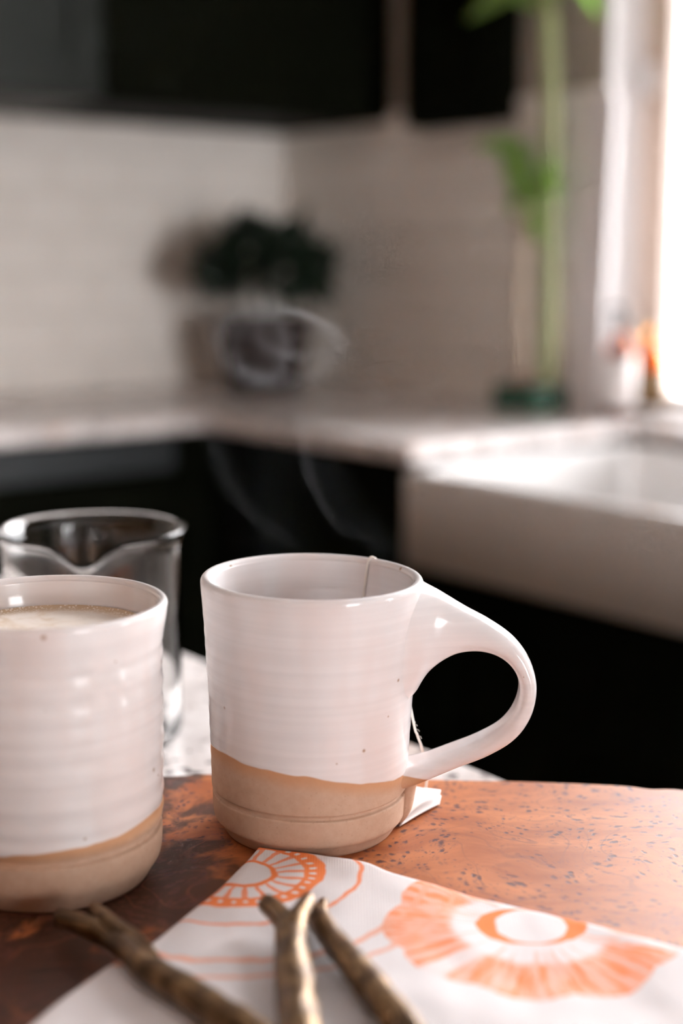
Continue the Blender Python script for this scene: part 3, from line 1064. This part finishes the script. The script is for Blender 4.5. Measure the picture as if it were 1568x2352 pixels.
# ------------------------------------------------------------------ towel
def towel():
    th = 0.0052
    zt = BT + th
    org = at_z(820, 2150, BT)
    right = [(592, 1950), (700, 1963), (830, 1984), (913, 2014), (1114, 2072), (1290, 2113), (1568, 2186), (1760, 2238)]
    left = [(592, 1950), (548, 2000), (500, 2047), (430, 2103), (352, 2168), (300, 2196), (240, 2228), (160, 2288), (92, 2340), (0, 2420), (-120, 2540)]
    Rr = [Vector(q) for q in catmull([tuple(at_z(a, b, BT + 0.003)) for a, b in right], 20)]
    Ll = [Vector(q) for q in catmull([tuple(at_z(a, b, BT + 0.003)) for a, b in left], 14)]
    P0 = Rr[0]
    nu, nv = len(Rr), len(Ll)
    v, f = [], []

    def prof(u, w):
        # distance from the folded edges, rounded over
        du = (Ll[0] - P0).length
        a = (Rr[u] - P0).length; b = (Ll[w] - P0).length
        a2 = (Rr[-1] - Rr[u]).length; b2 = (Ll[-1] - Ll[w]).length
        d = min(a * 0.9, b * 0.9, a2, b2)
        rr = 0.0042
        return math.sqrt(max(0.0, 1 - (1 - min(d, rr) / rr) ** 2))

    def wave(x, y):
        return 0.0016 * noise.noise(Vector((x * 22, y * 26, 3.0))) + 0.0007 * noise.noise(Vector((x * 70, y * 60, 1.0)))

    for top in (1, 0):
        for w in range(nv):
            for u in range(nu):
                p = Rr[u] + Ll[w] - P0
                pr = prof(u, w)
                x, y = p.x - org.x, p.y - org.y
                z = (th * 0.5 + (th * 0.5 + wave(x, y)) * pr) if top else (th * 0.5 - th * 0.5 * pr)
                v.append((x, y, z + 0.0002))
    N = nu * nv
    for w in range(nv - 1):
        for u in range(nu - 1):
            a = w * nu + u
            f.append((a, a + nu, a + nu + 1, a + 1))
            f.append((N + a, N + a + 1, N + a + nu + 1, N + a + nu))
    edge = [(u, u + 1) for u in range(nu - 1)] + [((nv - 1) * nu + u + 1, (nv - 1) * nu + u) for u in range(nu - 1)]
    edge += [((w + 1) * nu, w * nu) for w in range(nv - 1)] + [(w * nu + nu - 1, (w + 1) * nu + nu - 1) for w in range(nv - 1)]
    for a, b in edge: f.append((a, b, b + N, a + N))
    me = mesh('tea_towel', v, f)
    bm = bmesh.new(); bm.from_mesh(me)
    bmesh.ops.remove_doubles(bm, verts=bm.verts, dist=0.00002)
    bmesh.ops.recalc_face_normals(bm, faces=bm.faces)
    bm.to_mesh(me); bm.free()
    fl = at_z(1218, 2128, zt); ro = at_z(562, 2003, zt)
    mt = mat_linen((fl.x - org.x, fl.y - org.y), (ro.x - org.x, ro.y - org.y))
    o = link('tea_towel', me, mt, None, org)
    tag(o, 'folded white linen towel printed with orange flowers on the wooden board', 'towel')


towel()

# ------------------------------------------------------------------ twig-shaped brass utensils
M_TWIG = mat_twig()


def utensil(pts, radii, forks, label, sd):
    """pts: (px, py, height above board) from the twig tip towards the viewer"""
    W = [at_z(a, b, BT + h) for a, b, h in pts]
    o = Vector((W[2].x, W[2].y, BT))
    r = root('twig_utensil', o)
    loc = [p - o for p in W]
    tube('handle', loc, radii, M_TWIG, r, 14, 8, 0.16, sd=sd)
    for fp, fr in forks:
        q = [at_z(a, b, BT + h) - o for a, b, h in fp]
        tube('twig_fork', q, fr, M_TWIG, r, 12, 8, 0.14, sd=sd + 3)
    tag(r, label, 'utensil', 'twig utensils on the towel')


T0 = 0.0075
utensil([(136, 2108, 0.0085), (205, 2130, 0.0090), (275, 2165, 0.0088), (345, 2228, T0 + 0.0032), (440, 2288, T0 + 0.0034), (560, 2362, T0 + 0.0036), (618, 2400, T0 + 0.0036)],
        [0.0030, 0.0037, 0.0041, 0.0047, 0.0050, 0.0050, 0.0044],
        [([(216, 2088, 0.0120), (246, 2116, 0.0118), (298, 2158, 0.0105), (345, 2205, 0.0094)], [0.0023, 0.0030, 0.0036, 0.0033])],
        'dark twig-shaped brass utensil reaching past the left edge of the towel', 1.0)
utensil([(612, 2076, T0 + 0.0062), (640, 2100, T0 + 0.0064), (664, 2135, T0 + 0.0062), (672, 2210, T0 + 0.0055), (682, 2290, T0 + 0.005), (690, 2362, T0 + 0.0048), (704, 2500, T0 + 0.0048)],
        [0.0032, 0.0037, 0.0047, 0.0058, 0.0061, 0.0061, 0.0052],
        [([(708, 2066, T0 + 0.0095), (693, 2090, T0 + 0.0092), (678, 2120, T0 + 0.0080), (676, 2175, T0 + 0.0060)], [0.0025, 0.0030, 0.0037, 0.0039])],
        'twig-shaped brass utensil with a Y-forked tip in the middle of the three', 5.0)
utensil([(712, 2086, T0 + 0.0026), (738, 2120, T0 + 0.0028), (775, 2170, T0 + 0.0030), (825, 2232, T0 + 0.0034), (880, 2300, T0 + 0.0036), (935, 2366, T0 + 0.0036), (1020, 2470, T0 + 0.0036)],
        [0.0030, 0.0039, 0.0044, 0.0048, 0.0050, 0.0051, 0.0044],
        [([(742, 2072, T0 + 0.0036), (738, 2092, T0 + 0.0036), (745, 2125, T0 + 0.0032)], [0.0018, 0.0023, 0.0028])],
        'brown twig-shaped brass utensil rightmost of the three, slanting to the lower right', 9.0)

# ------------------------------------------------------------------ things on the back counter
def leaf_verts(L, W, bend, twist=0.0, n=8):
    """a pointed leaf along +x with thickness"""
    v, f = [], []
    for side in (0, 1):
        for i in range(n + 1):
            s = i / n
            w = W * math.sin(PI * min(1, s * 0.93 + 0.07)) ** 0.8 * (1 - s * 0.35)
            if i == n: w = W * 0.02
            z = -bend * s * s
            x = L * s * (1 - 0.15 * bend / max(L, 1e-4) * s)
            for q in (-1, 0, 1):
                v.append((x, q * w, z + (0.0 if q == 0 else abs(w) * 0.35) + (0.0008 if side == 0 else 0)))
    N = (n + 1) * 3
    for i in range(n):
        for q in range(2):
            a = i * 3 + q
            f.append((a, a + 1, a + 4, a + 3))
            f.append((N + a, N + a + 3, N + a + 4, N + a + 1))
        f.append((i * 3, i * 3 + 3, N + i * 3 + 3, N + i * 3))
        f.append((i * 3 + 2, N + i * 3 + 2, N + i * 3 + 5, i * 3 + 5))
    return v, f


# corner plant
plant = kroot('potted_plant', 0.215, -0.215, CT)
M_POTD = plain('dark_pot_glaze', (0.022, 0.012, 0.010), 0.5, var=0.2)
lathe('pot', [(0, 0), (0.066, 0), (0.070, 0.004), (0.083, 0.09), (0.090, 0.125), (0.093, 0.130), (0.093, 0.142), (0.086, 0.144), (0.083, 0.130), (0.078, 0.122), (0, 0.122)], 48, M_POTD, plant)
lathe('soil', [(0, 0.126), (0.05, 0.127), (0.080, 0.1235)], 32, plain('potting_soil', (0.02, 0.012, 0.008), 0.95), plant)
v, f = [], []
rnd = random.Random(3)
for i in range(420):
    th_ = rnd.uniform(0, 2 * PI)
    ph = math.acos(rnd.uniform(-0.45, 1))
    rad = rnd.uniform(0.45, 1.0)
    d = Vector((math.sin(ph) * math.cos(th_), math.sin(ph) * math.sin(th_), math.cos(ph)))
    c = Vector((d.x * 0.118 * rad, d.y * 0.118 * rad, 0.225 + d.z * 0.088 * rad))
    lump = 1 + 0.22 * noise.noise(d * 2.3)
    c = Vector((c.x * lump, c.y * lump, 0.225 + (c.z - 0.225) * lump))
    lv, lf = leaf_verts(rnd.uniform(0.035, 0.055), rnd.uniform(0.009, 0.014), rnd.uniform(0.004, 0.02), n=4)
    q = d.to_track_quat('X', 'Z') @ Matrix.Rotation(rnd.uniform(-0.8, 0.8), 3, 'Y').to_quaternion() @ Matrix.Rotation(rnd.uniform(0, 6), 3, 'X').to_quaternion()
    o0 = len(v)
    v += [c + q @ Vector(p) for p in lv]
    f += [tuple(a + o0 for a in g) for g in lf]
for i in range(14):
    a = rnd.uniform(0, 6.28)
    tv, tf = tube_data([Vector((0.03 * math.cos(a), 0.03 * math.sin(a), 0.12)), Vector((0.05 * math.cos(a), 0.05 * math.sin(a), 0.17)), Vector((0.075 * math.cos(a + 0.4), 0.075 * math.sin(a + 0.4), 0.24))], [0.002, 0.0018, 0.0012], 6)
    o0 = len(v); v += tv; f += [tuple(q + o0 for q in g) for g in tf]
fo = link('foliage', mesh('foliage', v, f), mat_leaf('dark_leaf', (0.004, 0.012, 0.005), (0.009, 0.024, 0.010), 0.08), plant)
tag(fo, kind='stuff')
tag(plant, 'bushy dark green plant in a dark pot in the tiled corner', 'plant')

# lucky bamboo
bb = Vector(kw(0.762, -0.062) + (CT,))
bam = root('lucky_bamboo', (bb.x, bb.y, CT), ANG)
M_GPOT = plain('dark_green_glaze', (0.016, 0.080, 0.045), 0.25, var=0.15)
M_PEB = plain('pale_pebble', (0.50, 0.37, 0.30), 0.6, var=0.15)
M_STALK = plain('bamboo_stalk', (0.36, 0.40, 0.20), 0.45, var=0.2, scale=18)
M_STALKP = plain('pale_bamboo_stalk', (0.58, 0.48, 0.38), 0.5, var=0.2, scale=18)
M_BLEAF = mat_leaf('bamboo_leaf', (0.30, 0.50, 0.12), (0.48, 0.68, 0.26), 0.5)
pr = bmesh.new(); add_box(pr, -0.050, 0.050, -0.040, 0.040, 0, 0.042, 0.006, 3)
# square pot with a hollow filled by pebbles
link('pot', bm_mesh('pot', pr), M_GPOT, bam, smooth=False)
pb = bmesh.new(); bmesh.ops.create_icosphere(pb, subdivisions=1, radius=0.0075)
pbm = bm_mesh('pebble', pb)
for i in range(34):
    a = 2.399963 * i
    rr = 0.0058 * math.sqrt(i)
    o = link('pebble', pbm, M_PEB, bam, (rr * math.cos(a), rr * math.sin(a), 0.046 + 0.010 * (1 - i / 34) + rnd.uniform(-0.001, 0.006)), rnd.uniform(0, 3))
    o.scale = (1, rnd.uniform(0.7, 1), rnd.uniform(0.55, 0.8))


def stalk(pts, rad, mat, nodes):
    P = [Vector(p) for p in pts]
    dat = catmull([tuple(p) for p in P], 10)
    path = [Vector(p) for p in dat]
    tot = [0.0]
    for a, b in zip(path, path[1:]): tot.append(tot[-1] + (b - a).length)
    rr = []
    for s in tot:
        bulge = max(math.exp(-((s - n_) / 0.004) ** 2) for n_ in nodes) if nodes else 0
        rr.append(rad * (1 + 0.28 * bulge))
    vv, ff = tube_data(path, rr, 12)
    return link('stalk', mesh('stalk', vv, ff), mat, bam)


def loc_of(px, py, off=0.0):
    """local point of the bamboo in the upright plane through it"""
    v = ray(px, py)
    nx, ny = -SA, CA                  # into the window wall
    k = ((bb.x - nx * off) * nx + (bb.y - ny * off) * ny) / (v.x * nx + v.y * ny)
    p = Vector((0, 0, CAM_Z)) + v * k - Vector((bb.x, bb.y, CT))
    return Vector((CA * p.x + SA * p.y, -SA * p.x + CA * p.y, p.z))


nd_ = [0.05 + 0.055 * k for k in range(16)]
stalk([loc_of(1255, 880), loc_of(1262, 700), loc_of(1265, 480), loc_of(1268, 260), loc_of(1262, 60), loc_of(1245, -140)], 0.0135, M_STALK, nd_)
stalk([loc_of(1205, 880, 0.01), loc_of(1200, 720, 0.01), loc_of(1203, 600, 0.01), loc_of(1210, 470, 0.01)], 0.0125, M_STALKP, nd_)
stalk([loc_of(1272, 880, -0.02), loc_of(1278, 740, -0.02), loc_of(1272, 600, -0.02)], 0.0125, M_STALKP, nd_)
lf_list = [  # tip pixel, base pixel, half width
    ((1075, 322), (1205, 340), 0.013), ((1140, 300), (1210, 470), 0.013), ((1290, 345), (1210, 480), 0.017), ((1215, 320), (1205, 480), 0.016),
    ((1170, 500), (1205, 400), 0.012), ((1255, 440), (1205, 520), 0.015), ((1232, 560), (1210, 420), 0.014), ((1262, 320), (1215, 500), 0.016), ((1297, 395), (1215, 490), 0.014), ((1288, 462), (1212, 505), 0.014), ((1165, 455), (1208, 520), 0.012), ((1188, 330), (1212, 450), 0.015),
    ((1050, 40), (1240, -60), 0.016), ((1120, -60), (1250, 20), 0.014), ((1412, 30), (1265, -90), 0.016), ((1330, -90), (1262, -10), 0.014)]
for i, (tp, bs, hw) in enumerate(lf_list):
    rl = random.Random(40 + i)
    off = rl.uniform(-0.01, 0.04)
    A, B = loc_of(*bs), loc_of(tp[0], tp[1], off)
    L = (B - A).length
    lv, lf = leaf_verts(L, hw * 1.5, L * 0.12, n=8)
    d = (B - A).normalized()
    q = d.to_track_quat('X', 'Z')
    q = q @ Matrix.Rotation(math.radians(rl.choice((-1, 1)) * rl.uniform(48, 80)), 3, 'X').to_quaternion()
    o = link('leaf', mesh('leaf', [A + q @ Vector(p) for p in lv], lf), M_BLEAF, bam)
tag(bam, 'tall lucky bamboo in a small dark green pot beside the window', 'plant')

# white cutting board leaning on the wall beside the window
cbx = 0.850
x, y = kw(cbx, -0.046)
cb = root('cutting_board', (x, y, CT), ANG)
bm = bmesh.new()
prof = []
W_, H_, R_ = 0.060, 0.50, 0.015
for cx, cz, a0 in ((W_ - R_, H_ - R_, 0), (R_, H_ - R_, PI / 2), (R_, R_, PI), (W_ - R_, R_, 1.5 * PI)):
    for k in range(7):
        a = a0 + k * PI / 12
        prof.append((cx + R_ * math.cos(a), cz + R_ * math.sin(a)))
fr_ = [bm.verts.new((a, -0.012, b)) for a, b in prof]
bk_ = [bm.verts.new((a, 0.0, b)) for a, b in prof]
bm.faces.new(fr_); bm.faces.new(list(reversed(bk_)))
for k in range(len(prof)):
    k2 = (k + 1) % len(prof)
    bm.faces.new((fr_[k], bk_[k], bk_[k2], fr_[k2]))
slab = link('slab', bm_mesh('slab', bm), plain('white_board', (0.74, 0.69, 0.685), 0.4, var=0.03), cb, smooth=False)
slab.rotation_euler = (math.radians(-1.9), 0, 0)
tag(cb, 'tall narrow white board with rounded corners leaning beside the window opening', 'cutting board')


def bottle(name, loc, R, H, mats, label, lab_z, cap):
    r = root(name, loc, ANG)
    glass, lab, capm = mats
    pr = [(0, 0), (R - 0.004, 0), (R, 0.005), (R, H * 0.62), (R * 0.96, H * 0.68), (R * 0.75, H * 0.76), (R * 0.42, H * 0.82), (R * 0.40, H * 0.90), (R * 0.40, H * 0.92),
          (R * 0.32, H * 0.92), (R * 0.33, H * 0.82), (R * 0.66, H * 0.755), (R * 0.88, H * 0.68), (R * 0.92, H * 0.62), (R * 0.92, 0.008), (0, 0.006)]
    lathe('glass_body', pr, 40, glass, r)
    lathe('paper_label', [(R + 0.0003, lab_z[0]), (R + 0.0008, lab_z[0]), (R + 0.0008, lab_z[1]), (R + 0.0003, lab_z[1])], 40, lab, r, closed=True)
    if cap == 'pump':
        lathe('cap', [(0, H * 0.92), (R * 0.46, H * 0.92), (R * 0.46, H * 1.0), (R * 0.2, H * 1.0), (R * 0.2, H * 1.1), (0, H * 1.1)], 24, capm, r)
        tube('pump_spout', [(0, 0, H * 1.1), (-0.004, 0, H * 1.11), (-0.02, 0, H * 1.10), (-0.028, 0, H * 1.07)], [0.004, 0.0045, 0.0038, 0.003], capm, r, 10, 5)
    else:
        lathe('cap', [(0, H * 0.92), (R * 0.50, H * 0.92), (R * 0.50, H * 1.02), (R * 0.46, H * 1.04), (0, H * 1.04)], 24, capm, r)
    tag(r, label, 'bottle', 'amber bottles by the window')
    return r


M_AMBER = mat_glass('amber_glass', (0.95, 0.40, 0.03), 1.3)
M_AMBER2 = mat_glass('brown_amber_glass', (0.55, 0.20, 0.07), 1.3)
M_CAPB = plain('dark_plastic', (0.02, 0.02, 0.016), 0.4)
M_LABW = plain('white_label', (0.80, 0.75, 0.73), 0.6, var=0.03)
M_LABD = plain('brown_label', (0.16, 0.09, 0.03), 0.6, var=0.2)
b1 = kw(0.946, -0.052)
bottle('pump_bottle', (b1[0], b1[1], CT), 0.0245, 0.155, (M_AMBER2, M_LABW, M_CAPB), 'amber pump bottle with a large white label beside the window', (0.018, 0.098), 'pump')
p = kw(0.940, 0.034)
bottle('amber_bottle', (p[0], p[1], WIN1[2] + 0.008), 0.022, 0.118, (M_AMBER, M_LABD, M_AMBER), 'small glowing orange-amber bottle standing on the window sill', (0.004, 0.058), 'cap')

# ------------------------------------------------------------------ outdoors, seen through the window
gx, gy = kw(2.5, 20)
tag(box('ground', -40, 40, -19.5, 30, -0.3, -0.05, plain('snowy_ground', (0.85, 0.86, 0.88), 0.9), None, 0, 2, (gx, gy, 0), ANG), kind='structure')


def house():
    r = kroot('neighbour_house', -7.6, 12.0, -0.05)
    M_H = plain('peach_siding', (0.040, 0.027, 0.0205), 0.8)
    M_R = plain('snowy_roof', (0.85, 0.85, 0.87), 0.8)
    box('wall', -2.5, 2.5, 0, 5, 1.6, 3.6, M_H, r)
    box('ground_storey', -2.5, 2.5, 0, 5, 0.0, 1.6, plain('white_render', (0.82, 0.82, 0.84), 0.8), r)
    bm = bmesh.new()
    vv = [bm.verts.new(q) for q in ((-2.8, -0.3, 3.6), (2.8, -0.3, 3.6), (2.8, 5.3, 3.6), (-2.8, 5.3, 3.6), (-2.8, 2.5, 5.2), (2.8, 2.5, 5.2))]
    for q in ((0, 1, 5, 4), (2, 3, 4, 5), (0, 4, 3), (1, 2, 5), (3, 2, 1, 0)): bm.faces.new([vv[i] for i in q])
    link('roof', bm_mesh('roof', bm), M_R, r, smooth=False)
    for a in (-1.5, 0.6):
        w = box('window', a, a + 0.9, -0.04, 0.0, 2.1, 3.1, M_TRIM, r)
        box('pane', a + 0.08, a + 0.82, -0.05, -0.041, 2.18, 3.02, plain('dark_pane', (0.2, 0.22, 0.25), 0.1), w)
    tag(r, 'peach sided house outside, glimpsed blurred through the bright window', 'house')


house()


# ------------------------------------------------------------------ steam over the tea
def steam():
    t = NT('steam_vapour')
    t.t.nodes.remove(t.b)
    co = t.coord()
    x, y, z = t.xyz(co)[:]
    w = t.vm('SUBTRACT', t.noise(co, 26, 2, 0.5, col=True), (0.5, 0.5, 0.5))
    cw = t.vm('ADD', co, t.vm('SCALE', w, s=0.016))
    wx, wy, wz = t.xyz(cw)[:]

    def gauss(v, s_):
        q = t.m('DIVIDE', v, s_)
        return t.m('EXPONENT', t.mul(t.mul(q, q), -1.0))

    def climb(x_start, travel, z_start, rate):
        e = t.m('EXPONENT', t.m('DIVIDE', t.sub(z_start, wz), rate))
        return t.add(x_start, t.mul(t.sub(1.0, e), travel))

    xa = climb(-0.0128, -0.0227, 0.0100, 0.015)     # wisp peeling off to the left
    xb_ = climb(0.0225, -0.0300, 0.0090, 0.020)     # wisp sweeping in from the right
    low = t.mul(t.step(z, 0.0, 0.010), t.sub(1.0, t.step(z, 0.055, 0.075)))
    yd = gauss(wy, 0.013)
    sheet = t.add(t.add(gauss(t.sub(wx, xa), 0.0026), gauss(t.sub(wx, xb_), 0.0026)), t.mul(gauss(t.sub(wx, t.add(xb_, 0.009)), 0.006), 0.35))
    sheet = t.add(sheet, t.mul(gauss(t.sub(wx, -0.014), 0.014), 0.22))
    lowd = t.mul(t.mul(sheet, low), t.mul(yd, 1.0))
    # loosening curls higher up
    def curl(cx_, cz_, rx, rz_, wd):
        a = t.m('DIVIDE', t.sub(wx, cx_), rx); b = t.m('DIVIDE', t.sub(wz, cz_), rz_)
        return gauss(t.sub(t.m('SQRT', t.add(t.mul(a, a), t.mul(b, b))), 1.0), wd)
    cur = t.add(t.add(curl(-0.0105, 0.0855, 0.0225, 0.0135, 0.16), t.mul(curl(-0.004, 0.089, 0.014, 0.009, 0.2), 0.8)), t.mul(curl(-0.016, 0.084, 0.009, 0.011, 0.25), 0.7))
    veil = t.mul(gauss(t.sub(wx, -0.011), 0.019), gauss(t.sub(wz, 0.085), 0.013))
    updn = t.mul(t.add(t.mul(cur, t.add(0.25, t.step(t.noise(cw, 60, 2), 0.35, 0.65))), t.mul(veil, 0.22)), t.mul(yd, 2.4))
    fade = t.mul(t.step(z, 0.058, 0.072), t.sub(1.0, t.step(z, 0.104, 0.114)))
    dens = t.add(lowd, t.mul(updn, fade))
    vol = t.n('ShaderNodeVolumeScatter')
    vol.inputs['Color'].default_value = (0.96, 0.95, 0.97, 1)
    vol.inputs['Anisotropy'].default_value = 0.35
    t.set(vol.inputs['Density'], t.mul(dens, 1.0))
    t.t.links.new(vol.outputs[0], t.out.inputs['Volume'])
    bm = bmesh.new(); add_box(bm, -0.055, 0.045, -0.036, 0.036, 0, 0.116)
    o = link('steam', bm_mesh('steam', bm), t.mat, None, (mug_base.x, mug_base.y, BT + H1 + 0.004), 0, smooth=False)
    tag(o, 'thin wisps of steam rising from the handled mug', 'steam', kind='stuff')


steam()
